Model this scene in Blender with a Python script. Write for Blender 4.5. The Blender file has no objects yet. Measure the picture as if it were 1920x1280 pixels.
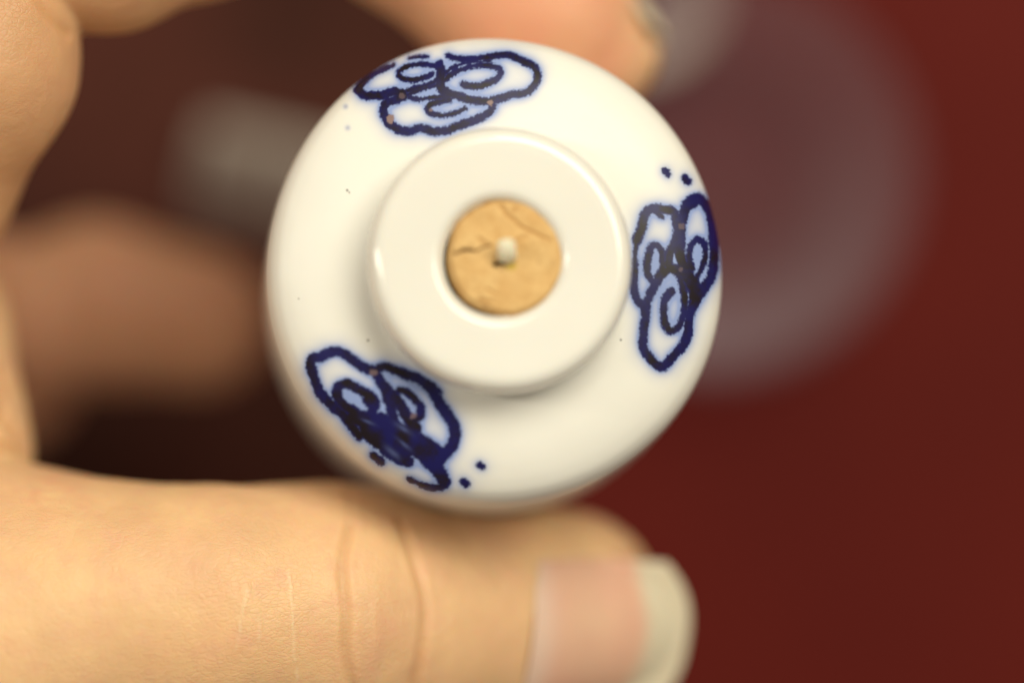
import bpy, math
import numpy as np
from mathutils import Vector, Matrix, Quaternion

rng = np.random.RandomState(7)
S = 0.01                       # everything below is worked out in centimetres, the scene is in metres
CAMZ = 30.0                    # camera height above the plane of focus, cm
PXCM = 200.0                   # photograph pixels per cm in the plane of focus
scene = bpy.context.scene

# ------------------------------------------------------------------ camera
cam_d = bpy.data.cameras.new('camera')
cam = bpy.data.objects.new('camera', cam_d)
scene.collection.objects.link(cam)
cam.location = (0, 0, CAMZ * S)
cam_d.sensor_width = 36.0
cam_d.lens = 36.0 * CAMZ / 9.6
cam_d.clip_start = 0.01
cam_d.clip_end = 20
cam_d.dof.use_dof = True
cam_d.dof.focus_distance = (CAMZ + 0.2) * S
cam_d.dof.aperture_fstop = 3.7
scene.camera = cam

# ------------------------------------------------------------------ room light and lamps
w = bpy.data.worlds.new('World'); scene.world = w; w.use_nodes = True
bgn = w.node_tree.nodes['Background']
bgn.inputs[0].default_value = (0.97, 0.85, 0.66, 1); bgn.inputs[1].default_value = 0.30

def lamp(name, direction, dist, size, energy, col, size_y=None):
    d = bpy.data.lights.new(name, 'AREA'); d.energy = energy; d.color = col
    d.shape = 'RECTANGLE'; d.size = size; d.size_y = size_y or size
    o = bpy.data.objects.new(name, d); scene.collection.objects.link(o)
    v = Vector(direction).normalized()
    o.location = v * dist
    o.rotation_euler = v.to_track_quat('Z', 'Y').to_euler()
    return o
lamp('ceiling_lamp', (0.46, 0.62, 1.0), 1.0, 0.78, 10.7, (0.985, 0.925, 0.735), 0.40)
lamp('desk_lamp', (-0.95, 0.20, 0.85), 0.9, 0.09, 2.6, (1.0, 0.92, 0.74), 0.72)

scene.view_settings.view_transform = 'Standard'
scene.view_settings.look = 'None'
scene.view_settings.exposure = 0.0
scene.view_settings.gamma = 1.0
scene.render.engine = 'CYCLES'
scene.cycles.max_bounces = 8

# ------------------------------------------------------------------ helpers
def P(px, py, z=0.0):
    k = (CAMZ - z) / CAMZ
    return np.array([(px - 960) / PXCM * k, (640 - py) / PXCM * k, z], float)

def to_px(V):
    k = CAMZ / (CAMZ - V[:, 2])
    return 960 + V[:, 0] * k * PXCM, 640 - V[:, 1] * k * PXCM

def link(o, parent=None):
    scene.collection.objects.link(o)
    if parent: o.parent = parent
    return o

def tag(o, label=None, cat=None, group=None, kind=None):
    if label: o['label'] = label
    if cat: o['category'] = cat
    if group: o['group'] = group
    if kind: o['kind'] = kind
    return o

def empty(name, loc=(0, 0, 0), quat=None):
    o = bpy.data.objects.new(name, None); o.empty_display_size = 0.01
    o.location = loc
    if quat is not None:
        o.rotation_mode = 'QUATERNION'; o.rotation_quaternion = quat
    return link(o)

def mesh_obj(name, V, F, mat, parent=None, smooth=True, attrs=None):
    """V in cm (n,3); F (m,k) array or list of arrays."""
    me = bpy.data.meshes.new(name)
    V = np.asarray(V, np.float32) * S
    Fs = [np.asarray(f) for f in (F if isinstance(F, list) else [F])]
    loops = np.concatenate([f.ravel() for f in Fs]).astype(np.int32)
    tot = np.concatenate([np.full(len(f), f.shape[1]) for f in Fs]).astype(np.int32)
    start = np.concatenate([[0], np.cumsum(tot)[:-1]]).astype(np.int32)
    me.vertices.add(len(V)); me.vertices.foreach_set('co', V.ravel())
    me.loops.add(len(loops)); me.loops.foreach_set('vertex_index', loops)
    me.polygons.add(len(tot)); me.polygons.foreach_set('loop_start', start)
    me.polygons.foreach_set('loop_total', tot)
    me.update(calc_edges=True); me.validate()
    me.polygons.foreach_set('use_smooth', np.full(len(me.polygons), smooth))
    for k, a in (attrs or {}).items():
        at = me.attributes.new(k, 'FLOAT_COLOR', 'POINT')
        at.data.foreach_set('color', np.asarray(a, np.float32).ravel())
    me.materials.append(mat)
    me.update()
    return link(bpy.data.objects.new(name, me), parent)

def catmull(pts, n=8):
    pts = np.asarray(pts, float)
    p = np.vstack([2 * pts[0] - pts[1], pts, 2 * pts[-1] - pts[-2]])
    out = []
    t = np.linspace(0, 1, n, endpoint=False)[:, None]
    for i in range(1, len(p) - 2):
        a, b, c, d = p[i - 1], p[i], p[i + 1], p[i + 2]
        out.append(0.5 * (2 * b + (c - a) * t + (2 * a - 5 * b + 4 * c - d) * t ** 2 + (3 * b - a - 3 * c + d) * t ** 3))
    out.append(pts[-1:])
    return np.vstack(out)

def revolve(prof, seg):
    """prof (n,2) of r,z.  Returns V, F."""
    n = len(prof)
    a = np.linspace(0, 2 * math.pi, seg, endpoint=False)
    V = np.zeros((n, seg, 3))
    V[:, :, 0] = prof[:, 0:1] * np.cos(a); V[:, :, 1] = prof[:, 0:1] * np.sin(a); V[:, :, 2] = prof[:, 1:2]
    i = np.arange(n - 1)[:, None]; j = np.arange(seg)[None, :]; j2 = (j + 1) % seg
    F = np.stack([i * seg + j, i * seg + j2, (i + 1) * seg + j2, (i + 1) * seg + j], -1).reshape(-1, 4)
    return V.reshape(-1, 3), F[:, ::-1]

def vnoise(Pp, seed=0):
    """smooth value noise in 2-D or 3-D, range about -1..1"""
    Pp = np.atleast_2d(Pp); d = Pp.shape[1]
    i0 = np.floor(Pp).astype(np.int64); f = Pp - i0; f = f * f * (3 - 2 * f)
    res = np.zeros(len(Pp))
    for c in range(2 ** d):
        h = np.full(len(Pp), seed * 974634777 + 12345, np.int64); wgt = np.ones(len(Pp))
        for k in range(d):
            bit = (c >> k) & 1
            h = (h ^ ((i0[:, k] + bit) * (374761393, 668265263, 2147483647)[k])) * 1274126177 & 0x7fffffff
            h ^= h >> 13
            wgt = wgt * (f[:, k] if bit else 1 - f[:, k])
        h = (h * 1103515245 + 12345) & 0x7fffffff
        h ^= h >> 15
        res += wgt * ((h & 0xffff) / 32767.5 - 1)
    return res

class Canvas:
    """signed distance to a set of brush strokes, in photograph pixels, one value per pixel"""
    def __init__(s, x0, y0, x1, y1):
        s.x0, s.y0 = x0, y0; s.w, s.h = x1 - x0, y1 - y0
        s.D = np.full((s.h, s.w), 99.0)
    def stroke(s, pts, w0, w1=None, R=45):
        p = catmull(pts, 14) if len(pts) > 2 else np.linspace(pts[0], pts[1], 24)
        L = np.r_[0, np.cumsum(np.hypot(*np.diff(p, axis=0).T))]
        m = max(2, int(L[-1] / 1.0)); q = np.linspace(0, L[-1], m)
        X = np.interp(q, L, p[:, 0]); Y = np.interp(q, L, p[:, 1])
        W = np.linspace(w0, w0 if w1 is None else w1, m) / 2
        for x, y, r in zip(X, Y, W):
            s.stamp(x, y, r, R)
    def stamp(s, x, y, r, R=45):
        ax, bx = int(max(0, x - s.x0 - R)), int(min(s.w, x - s.x0 + R))
        ay, by = int(max(0, y - s.y0 - R)), int(min(s.h, y - s.y0 + R))
        if ax >= bx or ay >= by: return
        xx = np.arange(ax, bx) + s.x0; yy = np.arange(ay, by)[:, None] + s.y0
        d = np.hypot(xx - x, yy - y) - r
        v = s.D[ay:by, ax:bx]; np.minimum(v, d, out=v)
    def sample(s, img, X, Y):
        x = np.clip(X - s.x0, 0, s.w - 1.001); y = np.clip(Y - s.y0, 0, s.h - 1.001)
        i, j = y.astype(int), x.astype(int); fy, fx = y - i, x - j
        return (img[i, j] * (1 - fx) * (1 - fy) + img[i, j + 1] * fx * (1 - fy)
                + img[i + 1, j] * (1 - fx) * fy + img[i + 1, j + 1] * fx * fy)

def smooth(e0, e1, x):
    t = np.clip((x - e0) / (e1 - e0), 0, 1); return t * t * (3 - 2 * t)

# ------------------------------------------------------------------ materials
class NT:
    def __init__(s, name):
        s.m = bpy.data.materials.new(name); s.m.use_nodes = True
        s.t = s.m.node_tree; s.n = s.t.nodes; s.b = s.n['Principled BSDF']
    def add(s, ty, **kw):
        n = s.n.new(ty)
        for k, v in kw.items(): setattr(n, k, v)
        return n
    def ln(s, a, b): s.t.links.new(a, b)
    def mix(s, fac, a, b, blend='MIX'):
        n = s.add('ShaderNodeMix', data_type='RGBA', blend_type=blend)
        for sock, v in ((n.inputs[0], fac), (n.inputs[6], a), (n.inputs[7], b)):
            if hasattr(v, 'is_linked'): s.ln(v, sock)
            else: sock.default_value = v if not isinstance(v, tuple) else (*v, 1)
        return n.outputs[2]
    def noise(s, scale, detail=3, rough=0.5, vec=None):
        n = s.add('ShaderNodeTexNoise'); n.inputs['Scale'].default_value = scale
        n.inputs['Detail'].default_value = detail; n.inputs['Roughness'].default_value = rough
        s.ln(vec if vec is not None else s.coord(), n.inputs['Vector']); return n.outputs['Fac']
    def coord(s):
        if not hasattr(s, 'tc'): s.tc = s.add('ShaderNodeTexCoord')
        return s.tc.outputs['Object']
    def mapr(s, v, a, b, c=0.0, d=1.0):
        n = s.add('ShaderNodeMapRange'); s.ln(v, n.inputs[0])
        for i, q in enumerate((a, b, c, d)): n.inputs[i + 1].default_value = q
        return n.outputs[0]
    def math(s, op, a, b=0.0):
        n = s.add('ShaderNodeMath', operation=op)
        for sock, v in ((n.inputs[0], a), (n.inputs[1], b)):
            if hasattr(v, 'is_linked'): s.ln(v, sock)
            else: sock.default_value = v
        return n.outputs[0]
    def bump(s, h, strength, dist, prev=None):
        n = s.add('ShaderNodeBump'); n.inputs['Strength'].default_value = strength
        n.inputs['Distance'].default_value = dist; s.ln(h, n.inputs['Height'])
        if prev is not None: s.ln(prev, n.inputs['Normal'])
        return n.outputs[0]

def porcelain(name, ink, rough=0.16, coat=0.6):
    m = NT(name)
    tone = m.noise(60, 3)
    base = m.mix(m.mapr(tone, 0.3, 0.7), (0.79, 0.775, 0.735), (0.82, 0.81, 0.775))
    if ink:
        at = m.add('ShaderNodeAttribute', attribute_name='ink')
        sep = m.add('ShaderNodeSeparateColor'); m.ln(at.outputs['Color'], sep.inputs[0])
        halo, core, heavy, spot = sep.outputs[0], sep.outputs[1], sep.outputs[2], at.outputs['Alpha']
        base = m.mix(halo, base, (0.26, 0.34, 0.64))
        base = m.mix(core, base, (0.010, 0.009, 0.090))
        base = m.mix(heavy, base, (0.013, 0.008, 0.013))
        base = m.mix(spot, base, (0.25, 0.17, 0.17))
    m.ln(base, m.b.inputs['Base Color'])
    m.b.inputs['Roughness'].default_value = rough
    m.b.inputs['IOR'].default_value = 1.5
    m.b.inputs['Subsurface Weight'].default_value = 0.12 if ink else 0.25
    m.b.inputs['Subsurface Radius'].default_value = (1.0, 0.75, 0.5)
    m.b.inputs['Subsurface Scale'].default_value = 0.0012
    m.b.inputs['Coat Weight'].default_value = coat
    m.b.inputs['Coat Roughness'].default_value = 0.06
    m.ln(m.bump(m.noise(220, 2), 0.10, 0.0006), m.b.inputs['Normal'])
    return m.m

def skin_mat():
    m = NT('skin')
    co = m.coord()
    at = m.add('ShaderNodeAttribute', attribute_name='skin')
    sep = m.add('ShaderNodeSeparateColor'); m.ln(at.outputs['Color'], sep.inputs[0])
    crease, red, streak = sep.outputs[0], sep.outputs[1], sep.outputs[2]
    base = m.mix(m.mapr(m.noise(90, 4, 0.6), 0.35, 0.65), (0.70, 0.435, 0.245), (0.80, 0.525, 0.285))
    base = m.mix(m.mapr(m.noise(330, 3, 0.7), 0.48, 0.72, 0, 0.45), base, (0.74, 0.41, 0.27))
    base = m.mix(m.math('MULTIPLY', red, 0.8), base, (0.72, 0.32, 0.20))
    base = m.mix(m.math('MULTIPLY', at.outputs['Alpha'], 0.6), base, (0.54, 0.275, 0.135))  # alpha: shading of the upper-left finger, put into the skin colour
    base = m.mix(m.math('MULTIPLY', crease, 0.42), base, (0.58, 0.25, 0.08))
    base = m.mix(m.math('MULTIPLY', streak, 0.28), base, (0.85, 0.70, 0.50))
    m.ln(base, m.b.inputs['Base Color'])
    m.b.inputs['Roughness'].default_value = 0.47
    m.b.inputs['Specular IOR Level'].default_value = 0.45
    m.b.inputs['Subsurface Weight'].default_value = 0.6
    m.b.inputs['Subsurface Radius'].default_value = (1.0, 0.36, 0.18)
    m.b.inputs['Subsurface Scale'].default_value = 0.0016
    vo = m.add('ShaderNodeTexVoronoi', feature='DISTANCE_TO_EDGE'); vo.inputs['Scale'].default_value = 2300
    mp = m.add('ShaderNodeMapping'); mp.inputs['Rotation'].default_value = (0, 0, 0.5); mp.inputs['Scale'].default_value = (0.55, 1.1, 1)
    m.ln(co, mp.inputs[0]); 
    nz = m.add('ShaderNodeTexNoise'); nz.inputs['Scale'].default_value = 700; m.ln(mp.outputs[0], nz.inputs[0])
    mv = m.add('ShaderNodeVectorMath', operation='SCALE'); m.ln(nz.outputs['Color'], mv.inputs[0]); mv.inputs['Scale'].default_value = 0.0007
    av = m.add('ShaderNodeVectorMath', operation='ADD'); m.ln(mp.outputs[0], av.inputs[0]); m.ln(mv.outputs[0], av.inputs[1])
    m.ln(av.outputs[0], vo.inputs['Vector'])
    cells = m.mapr(vo.outputs['Distance'], 0.0, 0.16)
    patch = m.mapr(m.noise(140, 2), 0.38, 0.62, 0.25, 1.0)
    b1 = m.bump(m.math('MULTIPLY', cells, patch), 0.32, 0.00011)
    b2 = m.bump(m.noise(520, 4, 0.65), 0.32, 0.0005, b1)
    m.ln(b2, m.b.inputs['Normal'])
    return m.m

def nail_mat():
    m = NT('nail')
    at = m.add('ShaderNodeAttribute', attribute_name='nail')
    sep = m.add('ShaderNodeSeparateColor'); m.ln(at.outputs['Color'], sep.inputs[0])
    base = m.mix(m.mapr(m.noise(120, 3), 0.35, 0.65), (0.74, 0.41, 0.30), (0.76, 0.47, 0.33))
    base = m.mix(sep.outputs[1], base, (0.74, 0.56, 0.47))
    base = m.mix(sep.outputs[0], base, (0.68, 0.60, 0.46))
    m.ln(base, m.b.inputs['Base Color'])
    m.b.inputs['Roughness'].default_value = 0.33
    m.b.inputs['Subsurface Weight'].default_value = 0.35
    m.b.inputs['Subsurface Radius'].default_value = (1, 0.6, 0.4)
    m.b.inputs['Subsurface Scale'].default_value = 0.0008
    return m.m

def cork_mat():
    m = NT('cork')
    at = m.add('ShaderNodeAttribute', attribute_name='cork')
    sep = m.add('ShaderNodeSeparateColor'); m.ln(at.outputs['Color'], sep.inputs[0])
    base = m.mix(m.mapr(m.noise(420, 4, 0.6), 0.35, 0.68), (0.62, 0.37, 0.14), (0.74, 0.50, 0.22))
    base = m.mix(m.mapr(m.noise(1500, 2), 0.60, 0.72, 0, 0.45), base, (0.55, 0.32, 0.13))
    pv = m.add('ShaderNodeTexVoronoi'); pv.inputs['Scale'].default_value = 1100; m.ln(m.coord(), pv.inputs['Vector'])
    pore = m.math('MULTIPLY', m.mapr(pv.outputs['Distance'], 0.30, 0.12), m.mapr(m.noise(500, 2), 0.52, 0.62))
    base = m.mix(m.math('MULTIPLY', pore, 0.7), base, (0.36, 0.17, 0.06))
    base = m.mix(m.math('MULTIPLY', sep.outputs[1], 0.8), base, (0.47, 0.25, 0.08))
    base = m.mix(sep.outputs[2], base, (0.50, 0.36, 0.02))
    base = m.mix(sep.outputs[0], base, (0.11, 0.045, 0.015))
    m.ln(base, m.b.inputs['Base Color'])
    m.b.inputs['Roughness'].default_value = 0.8
    m.ln(m.bump(m.noise(1600, 4, 0.7), 0.5, 0.0003), m.b.inputs['Normal'])
    return m.m

def plain(name, a, b, scale, rough, sss=0.0, coat=0.0):
    m = NT(name)
    m.ln(m.mix(m.mapr(m.noise(scale, 4), 0.35, 0.65), a, b), m.b.inputs['Base Color'])
    m.b.inputs['Roughness'].default_value = rough
    m.b.inputs['Subsurface Weight'].default_value = sss
    m.b.inputs['Subsurface Scale'].default_value = 0.001
    m.b.inputs['Coat Weight'].default_value = coat
    m.ln(m.bump(m.noise(scale * 6, 3), 0.2, 0.0004), m.b.inputs['Normal'])
    return m.m

def frosted(name='frosted_plastic', fac=0.048, ca=(0.62, 0.58, 0.66), cb=(0.70, 0.66, 0.72)):
    m = NT(name)
    m.ln(m.mix(m.mapr(m.noise(80, 3), 0.35, 0.65), ca, cb), m.b.inputs['Base Color'])
    m.b.inputs['Roughness'].default_value = 0.35
    tr = m.add('ShaderNodeBsdfTransparent'); tr.inputs[0].default_value = (0.95, 0.92, 0.97, 1)
    mx = m.add('ShaderNodeMixShader')
    lw = m.add('ShaderNodeLayerWeight'); lw.inputs[0].default_value = 0.5      # a slanting wall is seen through more plastic
    m.ln(m.mapr(lw.outputs['Facing'], 0.0, 0.7, fac * 0.65, fac * 3.6), mx.inputs[0])
    m.ln(tr.outputs[0], mx.inputs[1]); m.ln(m.b.outputs[0], mx.inputs[2])
    m.ln(mx.outputs[0], m.n['Material Output'].inputs['Surface'])
    return m.m

M_body = porcelain('painted_porcelain', True, 0.36, 0.0)
M_body.node_tree.nodes['Principled BSDF'].inputs['Specular IOR Level'].default_value = 0.22
M_white = porcelain('white_porcelain', False)
M_skin = skin_mat(); M_nail = nail_mat(); M_cork = cork_mat()
M_table = plain('red_lacquer', (0.094, 0.0085, 0.0064), (0.110, 0.0100, 0.0068), 18, 0.6)
M_table.node_tree.nodes['Principled BSDF'].inputs['Specular IOR Level'].default_value = 0.08
M_cord = plain('waxed_cord', (0.80, 0.76, 0.60), (0.72, 0.68, 0.52), 700, 0.5, sss=0.3)
M_frost = frosted(); M_vial = frosted('cloudy_plastic', 0.15, (0.78, 0.70, 0.60), (0.84, 0.78, 0.68))

# ------------------------------------------------------------------ setting: the red table
TZ = -11.5
n = 60
g = np.linspace(-45, 45, n)
gx, gy = np.meshgrid(g, g, indexing='ij')
V = np.stack([gx, gy, np.full_like(gx, TZ)], -1).reshape(-1, 3)
i, j = np.meshgrid(np.arange(n - 1), np.arange(n - 1), indexing='ij')
F = np.stack([i * n + j, (i + 1) * n + j, (i + 1) * n + j + 1, i * n + j + 1], -1).reshape(-1, 4)
tb = mesh_obj('table_surface', V, F, M_table)
tag(tb, 'plain dark red lacquered table top far out of focus below the hand', kind='structure')

# ------------------------------------------------------------------ the bottle
TOP = 0.55
axis = np.array([0.060, 0.085, 1.0]); axis /= np.linalg.norm(axis)
O = P(940, 484, TOP) - TOP * axis
q = Vector((0, 0, 1)).rotation_difference(Vector(axis))
R = np.array(q.to_matrix())
def loc2w(V): return V @ R.T + O
def w2loc(V): return (V - O) @ R

RB = 2.195
# ink canvas, traced strokes; each cloud in its own enlarged coordinates
cv = Canvas(470, 40, 1400, 1000)
def tr(x0, y0, k): return lambda pts: [(x0 + a / k, y0 + b / k) for a, b in pts]
A = tr(620, 60, 4.3636); B = tr(1140, 290, 2.977); Cc = tr(540, 620, 3.765)
def st(T, k, pts, w0, w1=None):
    cv.stroke(T(pts), w0 / k, None if w1 is None else w1 / k)
kA, kB, kC = 4.3636, 2.977, 3.765
# cloud near the top edge
st(A, kA, [(520,268),(430,305),(330,355),(265,410),(228,470),(262,515),(350,525),(440,515),(520,490),(590,505)], 34, 72)
st(A, kA, [(228,470),(262,515),(350,525),(440,515)], 66, 60)
st(A, kA, [(640,215),(715,205),(790,200)], 20, 26)
st(A, kA, [(955,192),(1030,215),(1100,235)], 40, 34)
st(A, kA, [(830,350),(760,378),(680,392),(600,385),(556,345),(585,300),(660,275),(760,265),(850,280),(885,330),(862,395),(790,435),(700,460),(630,485)], 40, 34)
st(A, kA, [(890,262),(905,330),(898,400),(905,455),(935,490)], 70, 78)
st(A, kA, [(925,485),(1050,530),(1180,562),(1300,568),(1400,540),(1500,512),(1590,500),(1655,455),(1688,390),(1685,320),(1640,268),(1570,240),(1500,205),(1430,188),(1330,200),(1200,218),(1060,225),(960,195)], 62, 44)
st(A, kA, [(1085,432),(1180,447),(1270,430),(1350,390),(1392,330),(1350,290),(1250,272),(1150,282),(1060,312),(980,352),(930,400)], 48, 38)
st(A, kA, [(1300,238),(1180,245),(1080,262),(1000,292),(935,335)], 18, 24)
st(A, kA, [(630,515),(700,485),(800,452),(872,440)], 26)
st(A, kA, [(640,535),(720,552),(830,540),(950,528)], 32)
st(A, kA, [(600,530),(520,558),(452,590),(432,640),(448,700),(490,760),(560,800),(640,812),(740,790),(850,818),(950,808),(1050,770),(1150,728),(1250,690),(1312,640),(1330,600),(1300,570)], 66, 56)
st(A, kA, [(970,552),(860,578),(800,608),(800,650),(860,680),(950,682),(1030,660),(1100,628)], 46, 30)
# cloud at the right edge
st(B, kB, [(160,480),(190,400),(205,340),(250,300),(310,308),(360,315),(385,360),(388,430),(375,490),(345,545)], 46, 40)
st(B, kB, [(250,300),(300,345)], 40, 22)
st(B, kB, [(157,480),(150,570),(150,660),(145,750),(168,815),(215,850)], 20, 46)
st(B, kB, [(245,705),(218,650),(222,580),(250,510),(285,515),(305,570),(305,640)], 36, 30)
st(B, kB, [(310,640),(268,705),(240,770)], 42)
st(B, kB, [(402,400),(420,345),(440,285),(490,242),(540,270),(570,330),(587,420),(594,510),(592,600),(578,680),(540,740),(500,800),(475,850)], 52, 50)
st(B, kB, [(445,280),(490,252)], 62)
st(B, kB, [(405,400),(402,480),(402,560),(428,630),(465,690),(500,745)], 52, 50)
st(B, kB, [(470,640),(452,580),(465,505),(500,475),(535,500),(545,550),(532,610),(505,665),(485,700)], 34, 26)
st(B, kB, [(375,480),(345,545),(340,620),(380,640),(415,640)], 38, 54)
st(B, kB, [(335,640),(285,690),(245,760),(215,830),(207,920),(195,1000),(200,1080),(240,1140),(285,1182),(325,1172),(370,1115),(420,1065),(445,1000),(450,930),(465,860),(485,790),(455,720),(410,650)], 44, 46)
st(B, kB, [(352,765),(322,805),(308,870),(318,940),(350,985),(390,962),(420,900),(430,830),(422,760),(402,690),(370,648)], 40, 30)
st(B, kB, [(455,720),(462,800),(452,900),(435,990)], 16)
for (a, b, r) in ((328,103,20),(440,142,23)):
    x, y = B([(a, b)])[0]; cv.stroke([(x-3, y-3), (x+2, y+3)], 2*r/kB*0.8)
# cloud at the lower left edge
st(Cc, kC, [(600,290),(510,245),(435,190),(370,152),(310,148),(240,178),(168,200),(162,260),(190,340),(222,430),(280,500),(340,550),(400,600),(450,670),(505,745)], 64, 60)
st(Cc, kC, [(595,560),(618,515),(590,465),(530,430),(460,390),(400,372),(352,400),(352,470),(400,530),(480,580),(560,610),(640,625)], 60, 70)
st(Cc, kC, [(560,485),(605,545)], 62)
st(Cc, kC, [(590,270),(645,340),(685,420),(720,520),(740,620),(720,690)], 56, 80)
st(Cc, kC, [(600,290),(680,252),(760,280),(850,312),(940,350),(1010,420),(1055,490),(1105,560),(1158,640),(1180,730),(1150,820),(1080,875),(1000,850),(930,780)], 52, 90)
st(Cc, kC, [(940,345),(1010,372),(1078,432)], 40, 16)
st(Cc, kC, [(785,415),(840,435),(900,485),(938,550),(925,608),(870,620),(820,590)], 46, 60)
st(Cc, kC, [(690,390),(780,505),(830,590),(900,690)], 60, 90)
st(Cc, kC, [(450,610),(560,650),(650,690),(760,720),(880,760),(980,820),(1060,880)], 90, 130)
st(Cc, kC, [(560,720),(650,790),(760,880),(850,920)], 100, 80)
st(Cc, kC, [(850,790),(930,850),(1010,930),(1070,1000),(1105,1060)], 120, 80)
st(Cc, kC, [(1040,870),(1120,850)], 90, 50)
st(Cc, kC, [(560,690),(700,750),(830,830)], 110, 150)
st(Cc, kC, [(660,620),(760,680),(860,720)], 90, 90)
st(Cc, kC, [(605,880),(660,925)], 46)
st(Cc, kC, [(850,1040),(950,1090),(1050,1108),(1110,1085)], 26, 44)
for (a, b, r) in ((1362,950,28),(1250,1075,30)):
    x, y = Cc([(a, b)])[0]; cv.stroke([(x-2, y-2), (x+2, y+2)], 2*r/kC*0.8)
D = cv.D
yy, xx = np.mgrid[0:cv.h, 0:cv.w].astype(float)
pp = np.stack([xx.ravel(), yy.ravel()], 1)
ng = lambda s, sd: vnoise(pp / s, sd).reshape(D.shape)
wob = ng(3.1, 1) * 2.0 + ng(12, 2) * 1.5
D = D - 1.3
core = smooth(2.0, -1.8, D + wob)
def blur(a, sg):
    ky = np.fft.fftfreq(a.shape[0])[:, None]; kx = np.fft.fftfreq(a.shape[1])[None]
    return np.fft.ifft2(np.fft.fft2(a) * np.exp(-2 * (math.pi * sg) ** 2 * (kx ** 2 + ky ** 2))).real
halo = np.clip(0.42 * np.exp(-np.clip(D, 0, 99) / 6.0) + (1.0 + 0.25 * ng(22, 3)) * (0.75 * blur(core, 8) + 0.95 * blur(core, 20)) * smooth(44, 20, D), 0, 1)
heavy = smooth(-0.8, -4.2, D + ng(7, 4) * 2.2) * np.clip(0.50 + 0.75 * ng(26, 5) + 0.25 * ng(6, 6), 0, 1)
spot = np.zeros_like(D)
def sp(T, a, b, r, k, s=1.0):
    x, y = T([(a, b)])[0]; x -= cv.x0; y -= cv.y0
    d = np.hypot(xx - x, yy - y) + ng(4, 8) * 2
    np.maximum(spot, smooth(r / k + 1, r / k - 2, d) * s, out=spot)
sp(A, 492, 712, 36, kA); sp(A, 1305, 580, 26, kA); sp(A, 822, 637, 14, kA, .7); sp(A, 585, 525, 26, kA, .35)
sp(Cc, 603, 296, 28, kC, .6); sp(Cc, 885, 602, 24, kC, .55); sp(B, 410, 400, 18, kB, .35); sp(B, 408, 640, 14, kB, .35)
# blue patches where the wash is thinner inside the dark mass of the lower cloud
for (a, b, rx, ry, ang) in ((815,690,60,20,0.6),(740,860,70,20,0.7),(820,800,60,14,0.7),(560,640,50,12,0.4)):
    x, y = Cc([(a, b)])[0]; x -= cv.x0; y -= cv.y0
    u = (xx-x)*math.cos(ang)+(yy-y)*math.sin(ang); v = -(xx-x)*math.sin(ang)+(yy-y)*math.cos(ang)
    mm = np.exp(-((u/(rx/kC))**2 + (v/(ry/kC))**2)); heavy *= 1 - mm; core *= 1 - 0.22 * mm; halo = np.maximum(halo, mm)
# faint dots and iron specks in the glaze
for (x, y, r, s) in ((648,200,4,.5),(652,240,4,.45)):
    d = np.hypot(xx - x + cv.x0, yy - y + cv.y0); halo = np.maximum(halo, s * np.exp(-(d / r) ** 2 * .5)); core = np.maximum(core, .35*s*np.exp(-(d/r)**2))
specks = [(690,638,2.2),(1164,637,2.0),(651,357,2.2),(655,361,1.5),(868,192,1.6),(1053,705,2),(560,560,1.3)]
for (x, y, r) in specks:
    d = np.hypot(xx - x + cv.x0, yy - y + cv.y0); heavy = np.maximum(heavy, .85 * smooth(r + 1, r - 1, d))

prof = [(1.10, 0.10), (1.165, 0.07), (1.20, 0.035), (1.27, 0.005), (1.40, -0.015), (1.55, -0.04), (1.70, -0.07), (1.84, -0.115), (1.97, -0.18),
        (2.07, -0.265), (2.14, -0.40), (2.175, -0.62), (2.188, -0.95), (2.194, -1.35), (RB, -2.1), (2.185, -3.2), (2.14, -4.2), (2.04, -4.7), (1.88, -4.93), (1.6, -5.02), (1.3, -5.0), (1.25, -4.9), (0.6, -4.88), (0.001, -4.88)]
cu = catmull(prof, 30)
# even spacing: fine on the shoulder, coarse further down
L = np.r_[0, np.cumsum(np.hypot(*np.diff(cu, axis=0).T))]
cut = L[np.argmax(cu[:, 1] < -1.3)]
qs = np.r_[np.arange(0, cut, 0.0075), np.linspace(cut, L[-1], 90)]
cu = np.stack([np.interp(qs, L, cu[:, 0]), np.interp(qs, L, cu[:, 1])], 1)
V, F = revolve(cu, 1500)
# hand-thrown unevenness
ang = np.arctan2(V[:, 1], V[:, 0]); rr = np.hypot(V[:, 0], V[:, 1])
k = 1 + (0.0035 * np.cos(3 * ang + 0.6) + 0.003 * np.cos(5 * ang + 2.0) + 0.004 * np.cos(2 * ang + 1.0)) * smooth(1.3, 2.1, rr)
V[:, 0] *= k; V[:, 1] *= k * (1 + 0.035 * smooth(1.3, 2.1, rr))
V[:, 2] += 0.008 * vnoise(V * 1.1, 11) * smooth(1.3, 1.6, rr)
W = loc2w(V); X, Y = to_px(W)
ok = (V[:, 2] > -1.45).astype(float) * smooth(-1.45, -1.2, V[:, 2])
ink = np.stack([cv.sample(a, X, Y) * ok for a in (halo, core, heavy, spot)], 1)
bottle = empty('porcelain_bottle', Vector(O * S), q)
tag(bottle, 'small white porcelain bottle with three blue cloud scrolls painted on its shoulder, seen from above', 'bottle')
body = mesh_obj('body', V, F, M_body, bottle, attrs={'ink': ink})
rim = [(0.528, -1.6), (0.528, -0.4), (0.529, 0.36), (0.538, 0.44), (0.560, 0.50), (0.608, 0.540), (0.665, 0.550), (0.76, 0.552), (0.90, 0.553), (1.04, 0.553), (1.11, 0.543),
       (1.168, 0.504), (1.205, 0.437), (1.222, 0.34), (1.222, 0.22), (1.205, 0.145), (1.178, 0.10), (1.168, 0.07), (1.175, 0.04)]
V, F = revolve(catmull(rim, 6), 360)
ang = np.arctan2(V[:, 1], V[:, 0]); rr = np.hypot(V[:, 0], V[:, 1])
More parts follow.
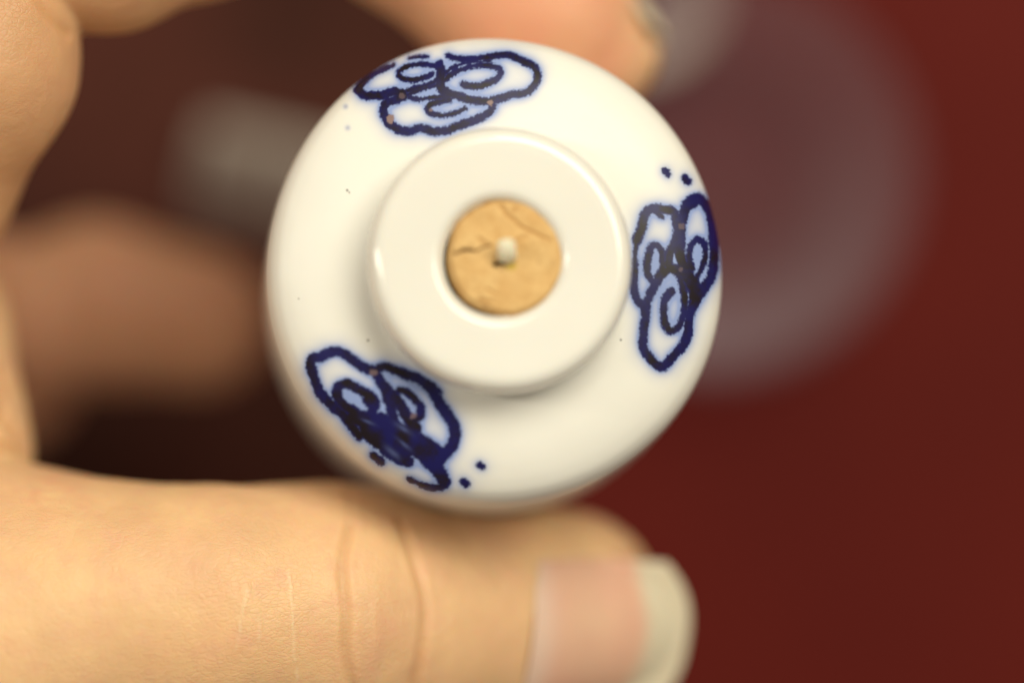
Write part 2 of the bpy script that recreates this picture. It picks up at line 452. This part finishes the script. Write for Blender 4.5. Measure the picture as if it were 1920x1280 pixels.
k = 1 + (0.006 * np.cos(2 * ang + 0.4) + 0.003 * np.cos(3 * ang + 2.5)) * smooth(0.7, 1.2, rr) + 0.012 * np.cos(3 * ang + 1) * smooth(0.7, 0.56, rr)
V[:, 0] *= k; V[:, 1] *= k * (1 + 0.022 * smooth(0.7, 1.1, rr))
V[:, 2] += 0.010 * vnoise(V * 1.5, 12) * smooth(0.2, 0.5, V[:, 2])
mesh_obj('neck_rim', V, F[:, ::-1], M_white, bottle)

# ------------------------------------------------------------------ cork stopper with its cord end
ck = Canvas(820, 350, 1090, 610)
T4 = tr(800, 340, 4.2667)
def raster(strokes):
    ck.D[:] = 99
    for pts, w0, w1 in strokes: ck.stroke(T4(pts), w0 / 4.2667, w1 / 4.2667)
    return ck.D.copy()
d1 = raster([([(180,580),(250,570),(300,548),(350,548),(395,562)], 10, 5), ([(290,548),(370,552)], 17, 12), ([(395,562),(450,530),(500,515)], 3, 2), ([(545,665),(590,655),(640,658)], 24, 12)])
d2 = raster([([(540,140),(600,200),(650,270),(690,300)], 30, 22), ([(690,290),(740,350),(820,395),(920,440),(990,470)], 16, 8), ([(930,250),(1000,300)], 20, 16), ([(690,240),(740,180),(800,150)], 18, 6),
             ([(700,480),(790,440)], 12, 6), ([(1060,560),(1110,570)], 16, 10), ([(430,950),(520,970)], 24, 14), ([(420,460),(520,520)], 14, 6), ([(480,860),(560,900)], 10, 5)])
Cck = P(950, 480, TOP)                         # centre of the cork's face
cl = (Cck - O) @ R
RC = 0.508
nr, ns = 110, 260
rad = np.r_[np.linspace(0.001, RC - 0.02, nr), RC - 0.008, RC - 0.001, RC * 1.005, RC * 1.07, RC * 1.08, RC * 0.98]
zt = np.r_[np.zeros(nr), -0.006, -0.015, -0.035, -0.065, -0.8, -1.4]
V, F = revolve(np.stack([rad, zt], 1), ns)
ang = np.arctan2(V[:, 1], V[:, 0])
k = 1 + 0.010 * np.cos(2 * ang + 1) + 0.012 * np.cos(5 * ang) + 0.008 * np.cos(9 * ang + 2) + 0.006 * vnoise(np.stack([np.cos(ang) * 7, np.sin(ang) * 7], 1), 5)
V[:, 0] *= k; V[:, 1] *= k
V[:, :2] += cl[:2]; V[:, 2] += cl[2] - 0.055
X, Y = to_px(loc2w(V))
top = (np.hypot(V[:, 0] - cl[0], V[:, 1] - cl[1]) < RC - 0.012) & (V[:, 2] > cl[2] - 0.15)
c1 = ck.sample(smooth(2.0, -1.2, d1), X, Y) * top; c2 = ck.sample(smooth(4, -3, d2), X, Y) * top
cen = np.hypot(X - 958, (Y - 499) * 1.5)
stain = smooth(17, 3, cen) * top
V[:, 2] += top * (0.010 * vnoise(V * 6, 3) + 0.005 * vnoise(V * 17, 4)) - 0.07 * c1 - 0.022 * c2
cork_col = np.stack([c1, c2, stain * 0.8, np.ones(len(V))], 1)
cork = empty('cork_stopper', Vector(loc2w(cl[None])[0] * S), q)
tag(cork, 'round tan cork plugged into the mouth of the porcelain bottle', 'cork')
mesh_obj('cork_plug', V - cl, F[:, ::-1], M_cork, cork, attrs={'cork': cork_col})
# cord end: a bent little stub of waxed cord standing out of the middle
pts = catmull([(0.012, -0.03, -0.08), (0.010, -0.035, 0.04), (0.004, -0.01, 0.11), (-0.004, 0.05, 0.14), (-0.008, 0.10, 0.135)], 8)
m = len(pts); sg = 28
tt = np.linspace(0, 1, m)
rad = 0.086 * np.sqrt(np.clip(1 - ((tt - 0.45) / 0.56) ** 4, 0.003, 1)) * (1 - 0.12 * tt)
VV = []
for i in range(m):
    d = pts[min(i + 1, m - 1)] - pts[max(i - 1, 0)]; d /= np.linalg.norm(d)
    a = np.cross(d, (1, 0, 0)); a /= np.linalg.norm(a); b = np.cross(d, a)
    th = np.linspace(0, 2 * math.pi, sg, endpoint=False)[:, None]
    r = rad[i] * (1 + 0.05 * np.cos(5 * th + i * 0.35))
    VV.append(pts[i] + r * (np.cos(th) * a * 1.0 + np.sin(th) * b * 1.1))
VV = np.array(VV).reshape(-1, 3)
ii, jj = np.meshgrid(np.arange(m - 1), np.arange(sg), indexing='ij'); j2 = (jj + 1) % sg
FF = np.stack([ii * sg + jj, ii * sg + j2, (ii + 1) * sg + j2, (ii + 1) * sg + jj], -1).reshape(-1, 4)
capa = np.arange(sg)[None, ::-1]; capb = (m - 1) * sg + np.arange(sg)[None]
cc = P(949, 470, TOP); ccl = (cc - O) @ R - cl
mesh_obj('cord_end', VV + np.array([ccl[0], ccl[1], -0.055]), [FF, capa, capb], M_cord, cork)

# ------------------------------------------------------------------ the holding hand
def cap(p, a, b, ra, rb):
    ab = b - a; h = np.clip(((p - a) @ ab) / (ab @ ab), 0, 1)
    q_ = p - a - h[:, None] * ab
    return np.sqrt(np.einsum('ij,ij->i', q_, q_)) - (ra + (rb - ra) * h)
def smin(a, b, k):
    h = np.clip(0.5 + 0.5 * (b - a) / k, 0, 1)
    return b + (a - b) * h - k * h * (1 - h)
def chain(p, nodes, k=0.12):
    d = None
    for (a, b) in zip(nodes[:-1], nodes[1:]):
        c = cap(p, P(*a[:3]).astype(np.float32), P(*b[:3]).astype(np.float32), a[3], b[3])
        d = c if d is None else smin(d, c, k)
    return d
THUMB = [(-420, 1330, -2.2, 2.0), (-160, 1240, -1.75, 1.78), (-20, 1200, -1.45, 1.74), (75, 1178, -1.3, 1.44), (165, 1162, -1.2, 1.23), (270, 1150, -1.15, 1.155), (420, 1143, -1.22, 1.14),
         (600, 1146, -1.55, 1.20), (740, 1162, -2.02, 1.19), (900, 1152, -2.55, 1.12), (1050, 1147, -2.95, 1.06)]
PROX = [(-330, 520, -2.4, 1.2), (-190, 330, -1.5, 1.10), (-60, 120, -1.0, 1.02), (-45, 40, -1.0, 0.98)]
MIDL = [(-30, -110, -1.1, 0.90), (200, -112, -1.25, 0.86), (390, -165, -1.6, 0.80), (560, -215, -2.1, 0.76)]
DIST = [(560, -215, -2.1, 0.76), (760, -135, -2.6, 0.80), (955, 0, -3.0, 0.88), (1045, 32, -3.1, 0.84), (1118, 92, -3.2, 0.66)]
WEB = [(-275, 400, -2.8, 1.15), (-215, 640, -2.4, 1.22), (-205, 850, -2.0, 1.34), (-240, 1050, -2.0, 1.5)]
PALM = [(-420, 450, -3.6, 1.5), (-560, 900, -3.6, 1.9), (-760, 1150, -3.4, 2.2), (-1250, 1250, -3.6, 2.5), (-2300, 1250, -4.0, 2.9)]
PALM2 = [(-500, 520, -5.2, 1.2), (-700, 900, -5.0, 1.7)]
MIDF = [(-500, 480, -4.6, 1.15), (-190, 530, -6.4, 1.0), (40, 600, -7.6, 0.84), (180, 570, -7.8, 0.95), (370, 600, -7.7, 0.84)]
RING = [(-600, 700, -5.4, 1.1), (-260, 740, -7.4, 0.92), (10, 700, -8.6, 0.85)]
def hand_sdf(p, soft=True):
    th = chain(p, THUMB, 0.35)
    idx = smin(chain(p, PROX, 0.25), chain(p, MIDL, 0.25), 0.07)
    idx = smin(idx, chain(p, DIST, 0.2), 0.10)
    web = chain(p, WEB, 0.3)
    palm = smin(chain(p, PALM, 0.6), chain(p, PALM2, 0.6), 0.8)
    fing = smin(chain(p, MIDF, 0.25), chain(p, RING, 0.25), 0.06)
    d = smin(palm, web, 0.6); d = smin(d, idx, 0.25); d = smin(d, fing, 0.3); d = smin(d, th, 0.045)
    if soft:
        l = (p - O) @ R
        r = np.hypot(l[:, 0], l[:, 1])
        bt = np.maximum(r - RB + 0.004, np.maximum(l[:, 2] + 0.6, -5.03 - l[:, 2]))
        d = -smin(-d, bt, 0.10)
    return d

def surface_nets(f, lo, hi, h):
    ns = [int(math.ceil((b - a) / h)) + 1 for a, b in zip(lo, hi)]
    xs = [lo[i] + h * np.arange(ns[i]) for i in range(3)]
    G = np.empty(ns, np.float32)
    yz = np.stack(np.meshgrid(xs[1], xs[2], indexing='ij'), -1).reshape(-1, 2)
    # coarse cull: evaluate on a 4x coarser grid first
    c = 5
    cx = [x[::c] for x in xs]
    CG = np.stack(np.meshgrid(*cx, indexing='ij'), -1).reshape(-1, 3).astype(np.float32)
    cd = f(CG).reshape([len(x) for x in cx])
    near = np.abs(cd) < h * c * 2.2
    G[:] = np.repeat(np.repeat(np.repeat(cd, c, 0), c, 1), c, 2)[:ns[0], :ns[1], :ns[2]]
    nn = np.repeat(np.repeat(np.repeat(near, c, 0), c, 1), c, 2)[:ns[0], :ns[1], :ns[2]]
    idx = np.argwhere(nn)
    pts = (np.array(lo) + idx * h).astype(np.float32)
    vals = np.concatenate([f(pts[a:a + 400000]) for a in range(0, len(pts), 400000)])
    G[idx[:, 0], idx[:, 1], idx[:, 2]] = vals
    ins = G < 0
    cnt = np.zeros([n - 1 for n in ns], np.int8)
    for dx in (0, 1):
        for dy in (0, 1):
            for dz in (0, 1):
                cnt += ins[dx:ns[0] - 1 + dx, dy:ns[1] - 1 + dy, dz:ns[2] - 1 + dz]
    act = np.argwhere((cnt > 0) & (cnt < 8))
    vid = np.full(cnt.shape, -1, np.int64); vid[act[:, 0], act[:, 1], act[:, 2]] = np.arange(len(act))
    acc = np.zeros((len(act), 3)); num = np.zeros(len(act))
    for ax in range(3):
        o1, o2 = [a for a in range(3) if a != ax]
        for a in (0, 1):
            for b in (0, 1):
                s = act.copy(); s[:, o1] += a; s[:, o2] += b
                e = s.copy(); e[:, ax] += 1
                g0 = G[s[:, 0], s[:, 1], s[:, 2]]; g1 = G[e[:, 0], e[:, 1], e[:, 2]]
                m_ = (g0 < 0) != (g1 < 0)
                t = np.where(m_, g0 / np.where(m_, g0 - g1, 1), 0)
                pos = s.astype(float); pos[:, ax] += t
                acc[m_] += pos[m_]; num[m_] += 1
    Vv = acc / num[:, None] * h + np.array(lo)
    quads = []
    for ax in range(3):
        o1, o2 = (ax + 1) % 3, (ax + 2) % 3
        sl0 = [slice(1, n - 1) for n in ns]; sl0[ax] = slice(0, ns[ax] - 1)
        sl1 = list(sl0); sl1[ax] = slice(1, ns[ax])
        a = ins[tuple(sl0)]; b = ins[tuple(sl1)]
        e = np.argwhere(a != b); flip = a[e[:, 0], e[:, 1], e[:, 2]]
        off = np.ones(3, int); off[ax] = 0; e = e + off
        def cell(d1, d2):
            c_ = e.copy(); c_[:, o1] -= d1; c_[:, o2] -= d2
            return vid[c_[:, 0], c_[:, 1], c_[:, 2]]
        Q = np.stack([cell(1, 1), cell(0, 1), cell(0, 0), cell(1, 0)], 1)
        Q[~flip] = Q[~flip][:, ::-1]
        quads.append(Q)
    Q = np.concatenate(quads); Q = Q[(Q >= 0).all(1)]
    return Vv, Q

# nails: frames on the finger tips
def unit(v): v = np.asarray(v, float); return v / np.linalg.norm(v)
def frame(base, tip, nrm):
    t = unit(tip - base); n_ = unit(np.asarray(nrm, float) - (np.asarray(nrm, float) @ t) * t); s_ = np.cross(n_, t)
    return t, n_, s_
NAILS = []
tb_, tt_ = P(942, 1146, -2.70), P(1245, 1166, -3.25)
NAILS.append((tb_, *frame(tb_, tt_, (0.1, -0.20, 1.0)), 1.62, 1.20, 1.80))      # origin, t, n, s, width, bed length, full length
ib_, it_ = P(985, -35, -3.15), P(1165, 175, -3.25)
NAILS.append((ib_, *frame(ib_, it_, (0.8, 0.6, 0.05)), 0.90, 0.98, 1.40))
def nail_mask(p):
    m_ = np.zeros(len(p))
    for (o_, t, n_, s_, wd, bed, full) in NAILS:
        r = p - o_
        v = r @ t; u = r @ s_; h_ = r @ n_
        e = np.maximum(np.abs(u) - wd / 2, np.maximum(-v - 0.10 * (1 - (2*u/wd)**2), v - full))
        m_ = np.maximum(m_, smooth(0.03, -0.05, e) * (h_ > -0.1))
    return m_
def grad(f, p, e=0.01):
    g_ = np.zeros_like(p)
    for k_ in range(3):
        d_ = np.zeros(3, p.dtype); d_[k_] = e
        g_[:, k_] = (f(p + d_) - f(p - d_)) / (2 * e)
    return g_

V, Q = surface_nets(hand_sdf, (-10.5, -6.6, -10.2), (2.2, 5.6, 0.9), 0.058)
# one Catmull-Clark level, then back onto the exact surface
tmp = bpy.data.meshes.new('tmp'); tmp.from_pydata((V).tolist(), [], Q.tolist()); tmp.update()
to = bpy.data.objects.new('tmp', tmp); scene.collection.objects.link(to)
md = to.modifiers.new('s', 'SUBSURF'); md.levels = 1; md.render_levels = 1
dg = bpy.context.evaluated_depsgraph_get(); ev = to.evaluated_get(dg).to_mesh()
nv = len(ev.vertices); co = np.empty(nv * 3, np.float32); ev.vertices.foreach_get('co', co); V = co.reshape(-1, 3).astype(float)
nl = len(ev.loops); li = np.empty(nl, np.int32); ev.loops.foreach_get('vertex_index', li); Q = li.reshape(-1, 4)
to.evaluated_get(dg).to_mesh_clear()
bpy.data.objects.remove(to); bpy.data.meshes.remove(tmp)
for it in range(2):
    g_ = grad(hand_sdf, V); gl = np.maximum(np.linalg.norm(g_, axis=1), 0.5)
    V -= (np.clip(hand_sdf(V), -0.05, 0.05) / gl ** 2)[:, None] * g_
g_ = grad(hand_sdf, V); N = g_ / np.maximum(np.linalg.norm(g_, axis=1), 1e-6)[:, None]

# skin creases and dry streaks, traced where the photograph shows them
hc = Canvas(-60, -20, 1400, 1300)
def lines(ls):
    hc.D[:] = 99
    for pts, w0, w1 in ls: hc.stroke(pts, w0, w1, 30)
    return hc.D.copy()
dc = lines([([(655,985),(642,1060),(650,1150),(648,1220),(662,1290)], 3, 6), ([(748,975),(775,1050),(797,1130),(792,1210),(776,1290)], 2, 6),
                        ([(60,-20),(95,30),(128,62)], 8, 4), ([(0,835),(40,848),(70,868)], 5, 3), ([(0,738),(12,790),(35,825)], 4, 2), ([(0,690),(20,740)], 2, 2)])
dsx = lines([([(540,1070),(546,1120),(549,1180)], 5, 2), ([(549,1180),(553,1240),(560,1280)], 1.5, 1), ([(463,1105),(452,1160),(445,1215)], 4, 1.5), ([(483,1150),(485,1200)], 1, 1)])
X, Y = to_px(V)
front = smooth(0.0, 0.35, N[:, 2]) * smooth(-4.6, -4.0, V[:, 2])
cre = hc.sample(smooth(16, -3, dc), X, Y) * front
cre *= 0.75
cre_n = hc.sample(0.12 * smooth(10, -2, dc), X, Y) * front
strk = hc.sample(smooth(3.0, -1, dsx), X, Y) * front
nm = nail_mask(V)
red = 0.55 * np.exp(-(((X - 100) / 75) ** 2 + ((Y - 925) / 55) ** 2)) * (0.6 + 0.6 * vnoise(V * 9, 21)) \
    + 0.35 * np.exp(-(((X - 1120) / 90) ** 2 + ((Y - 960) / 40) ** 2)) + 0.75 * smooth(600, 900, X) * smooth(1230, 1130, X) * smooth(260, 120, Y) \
    + 0.75 * smooth(-4.8, -6.2, V[:, 2]) + 0.15 * smooth(420, 300, Y) + 0.16 * vnoise(V * 1.7, 22) + 0.12 * vnoise(V * 4.3, 23)  # the upper-finger term also paints in some of its shading
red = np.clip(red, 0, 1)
# joint folds of the out-of-focus fingers
disp = -0.042 * cre - 0.02 * cre_n + 0.006 * strk - 0.055 * nm
disp += 0.010 * vnoise(V * 2.2, 31) + 0.004 * vnoise(V * np.array([7, 3.5, 5]), 32)
wr = smooth(190, 0, np.abs(X - 700)) * front
disp += 0.007 * wr * vnoise(np.stack([X / 16, Y / 120], 1), 33)
wr2 = smooth(90, 0, X) * smooth(120, 40, np.abs(Y - 740)) * front
disp += 0.014 * wr2 * vnoise(np.stack([(X + Y * 0.35) / 14, Y / 60], 1), 34)
edge = smooth(60, 200, X) * 0
V2 = V + N * disp[:, None]
hand = empty('holding_hand', Vector(P(-560, 900, -3.6) * S))
tag(hand, 'bare hand gripping the bottle between its thumb below and index fingertip above', 'hand')
hb = P(-560, 900, -3.6)
att = np.stack([np.maximum(cre * 0.8, cre_n), red, strk, smooth(640, 480, Y) * smooth(700, 300, X) * smooth(-4.8, -4.0, V[:, 2])], 1)  # last channel masks the upper-left finger, painted darker as if shaded
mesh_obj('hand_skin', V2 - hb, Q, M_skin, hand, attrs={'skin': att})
for (o_, t, n_, s_, wd, bed, full) in NAILS:
    nu, nvv = 40, 60
    u = np.linspace(-0.5, 0.5, nu); v = np.linspace(-0.04, 1, nvv)
    uu, v2 = np.meshgrid(u, v, indexing='ij')
    # squared oval outline: rounded free edge and rounded root
    vlen = np.where(v2 > 0, full * (1 - 0.20 * np.abs(2 * uu) ** 2.6), full)
    Pn = o_ + (uu * wd)[..., None] * s_ + (v2 * vlen)[..., None] * t
    Pn = Pn.reshape(-1, 3)
    vv = (v2 * vlen).ravel(); cutv = bed * 0.80
    base_p = Pn - (np.maximum(vv - cutv, 0))[:, None] * t
    pos = base_p + n_ * 2.2
    for it in range(40):
        pos = pos - n_ * (hand_sdf(pos, False) * 0.9)[:, None]
    hgt = (pos - base_p) @ n_
    e = 0.25
    bp2 = base_p - e * t; pos2 = bp2 + n_ * 2.2
    for it in range(40): pos2 = pos2 - n_ * (hand_sdf(pos2, False) * 0.9)[:, None]
    slope = (hgt - (pos2 - bp2) @ n_) / e
    slope = slope * 0 + np.median(slope)
    ex = np.maximum(vv - cutv, 0)
    H = hgt + slope * ex - 0.12 * ex ** 2
    H = np.maximum(H, H.max() - 0.62)
    Pt = Pn + n_ * (H - 0.012)[:, None]
    Pb = Pt - n_ * 0.032
    allv = np.concatenate([Pt, Pb])
    ii, jj = np.meshgrid(np.arange(nu - 1), np.arange(nvv - 1), indexing='ij')
    a = ii * nvv + jj
    Ft = np.stack([a, a + nvv, a + nvv + 1, a + 1], -1).reshape(-1, 4)
    Fb = Ft[:, ::-1] + nu * nvv
    bd = np.concatenate([np.arange(nvv), (np.arange(1, nu)) * nvv + nvv - 1, (nu - 1) * nvv + np.arange(nvv - 2, -1, -1), np.arange(nu - 2, 0, -1) * nvv])
    b2_ = np.roll(bd, -1)
    Fs = np.stack([bd, b2_, b2_ + nu * nvv, bd + nu * nvv], -1)
    uf = uu.ravel()
    free = smooth(-0.06, 0.10, vv - bed * (1 + 0.05 * np.cos(uf * 6)) + 0.35 * np.abs(uf * 2) ** 3 * 0.2)
    lun = smooth(0.34, 0.0, vv + 0.12 * np.abs(uf * 2) ** 2) * 0.7
    c_ = np.stack([free, lun, free * 0, np.ones_like(free)], 1); c_ = np.concatenate([c_, c_])
    mesh_obj('nail', allv - hb, [Ft, Fb, Fs], M_nail, hand, attrs={'nail': c_})

# ------------------------------------------------------------------ blurred things on the table
dish_c = P(1322, 335, TZ)
dprof = [(0.001, 0.12), (0.9, 0.13), (1.5, 0.22), (2.0, 0.48), (2.35, 0.85), (2.62, 1.25), (2.82, 1.42), (2.95, 1.42), (2.96, 1.36), (2.84, 1.35), (2.70, 1.20), (2.43, 0.78), (2.06, 0.38), (1.55, 0.10), (0.9, 0.02), (0.001, 0.02)]
V, F = revolve(catmull(dprof, 4), 120)
V[:, :2] *= 0.86; V[:, 2] += 0.01
dish = mesh_obj('plastic_dish', V, F[:, ::-1], M_frost)
dish.location = Vector(dish_c * S)
tag(dish, 'round translucent lilac plastic dish blurred on the red table right of the bottle', 'dish')

def lathe_thing(name, sc, prof, mat, loc, rot=(0, 0, 0)):
    V, F = revolve(catmull(prof, 6) * sc, 96)
    o = mesh_obj(name, V, F, mat); o.location = Vector(np.array(loc) * S); o.rotation_euler = rot
    return o
o = lathe_thing('plastic_vial', 0.74, [(0.001, 0.0), (0.6, 0.0), (0.72, 0.08), (0.75, 0.4), (0.75, 2.2), (0.70, 2.5), (0.45, 2.75), (0.36, 2.9), (0.36, 3.15), (0.44, 3.2), (0.44, 3.3), (0.30, 3.34), (0.28, 3.0), (0.001, 2.9)], M_vial,
                P(375, 300, TZ + 0.62), (0, math.radians(90), math.radians(-13)))
tag(o, 'blurred cloudy plastic vial lying on the table, partly hidden behind the left of the bottle', 'vial')
o = lathe_thing('plastic_cup', 1.1, [(0.001, 0.0), (0.55, 0.0), (0.58, 0.12), (0.80, 0.45), (0.95, 0.9), (1.0, 1.3), (0.96, 1.32), (0.90, 0.9), (0.74, 0.5), (0.5, 0.22), (0.001, 0.18)], M_vial,
                P(1180, 0, TZ), (0, 0, 0))
tag(o, 'blurred cloudy plastic cup on the table just behind the index fingertip', 'cup')

# dark cloth added under the hand, standing in for shade on the table; soft folds
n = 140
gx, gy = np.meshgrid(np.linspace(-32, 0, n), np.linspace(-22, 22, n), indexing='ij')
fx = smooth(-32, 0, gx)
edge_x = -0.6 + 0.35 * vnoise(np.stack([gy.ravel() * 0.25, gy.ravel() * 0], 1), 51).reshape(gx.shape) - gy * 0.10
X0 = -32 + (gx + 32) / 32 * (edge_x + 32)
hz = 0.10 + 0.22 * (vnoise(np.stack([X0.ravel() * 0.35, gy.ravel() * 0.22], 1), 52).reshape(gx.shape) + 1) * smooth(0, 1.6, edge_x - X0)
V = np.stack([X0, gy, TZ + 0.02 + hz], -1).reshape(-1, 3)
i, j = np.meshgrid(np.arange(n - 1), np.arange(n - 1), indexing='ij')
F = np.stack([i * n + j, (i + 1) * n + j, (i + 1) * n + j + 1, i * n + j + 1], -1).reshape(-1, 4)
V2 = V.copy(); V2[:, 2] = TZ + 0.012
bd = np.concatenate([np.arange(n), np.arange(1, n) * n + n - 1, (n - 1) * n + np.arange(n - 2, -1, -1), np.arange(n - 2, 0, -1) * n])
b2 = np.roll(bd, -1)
M_shade = plain('shade_stand_in', (0.044, 0.015, 0.011), (0.072, 0.022, 0.016), 40, 0.9)
M_shade.node_tree.nodes['Principled BSDF'].inputs['Specular IOR Level'].default_value = 0.1
c = mesh_obj('shade_stand_in', np.concatenate([V, V2]), [F, F[:, ::-1] + n * n, np.stack([b2, bd, bd + n * n, b2 + n * n], -1)], M_shade)
tag(c, 'added dark brown cloth standing in for shade on the table beneath the hand, out of focus', 'cloth')
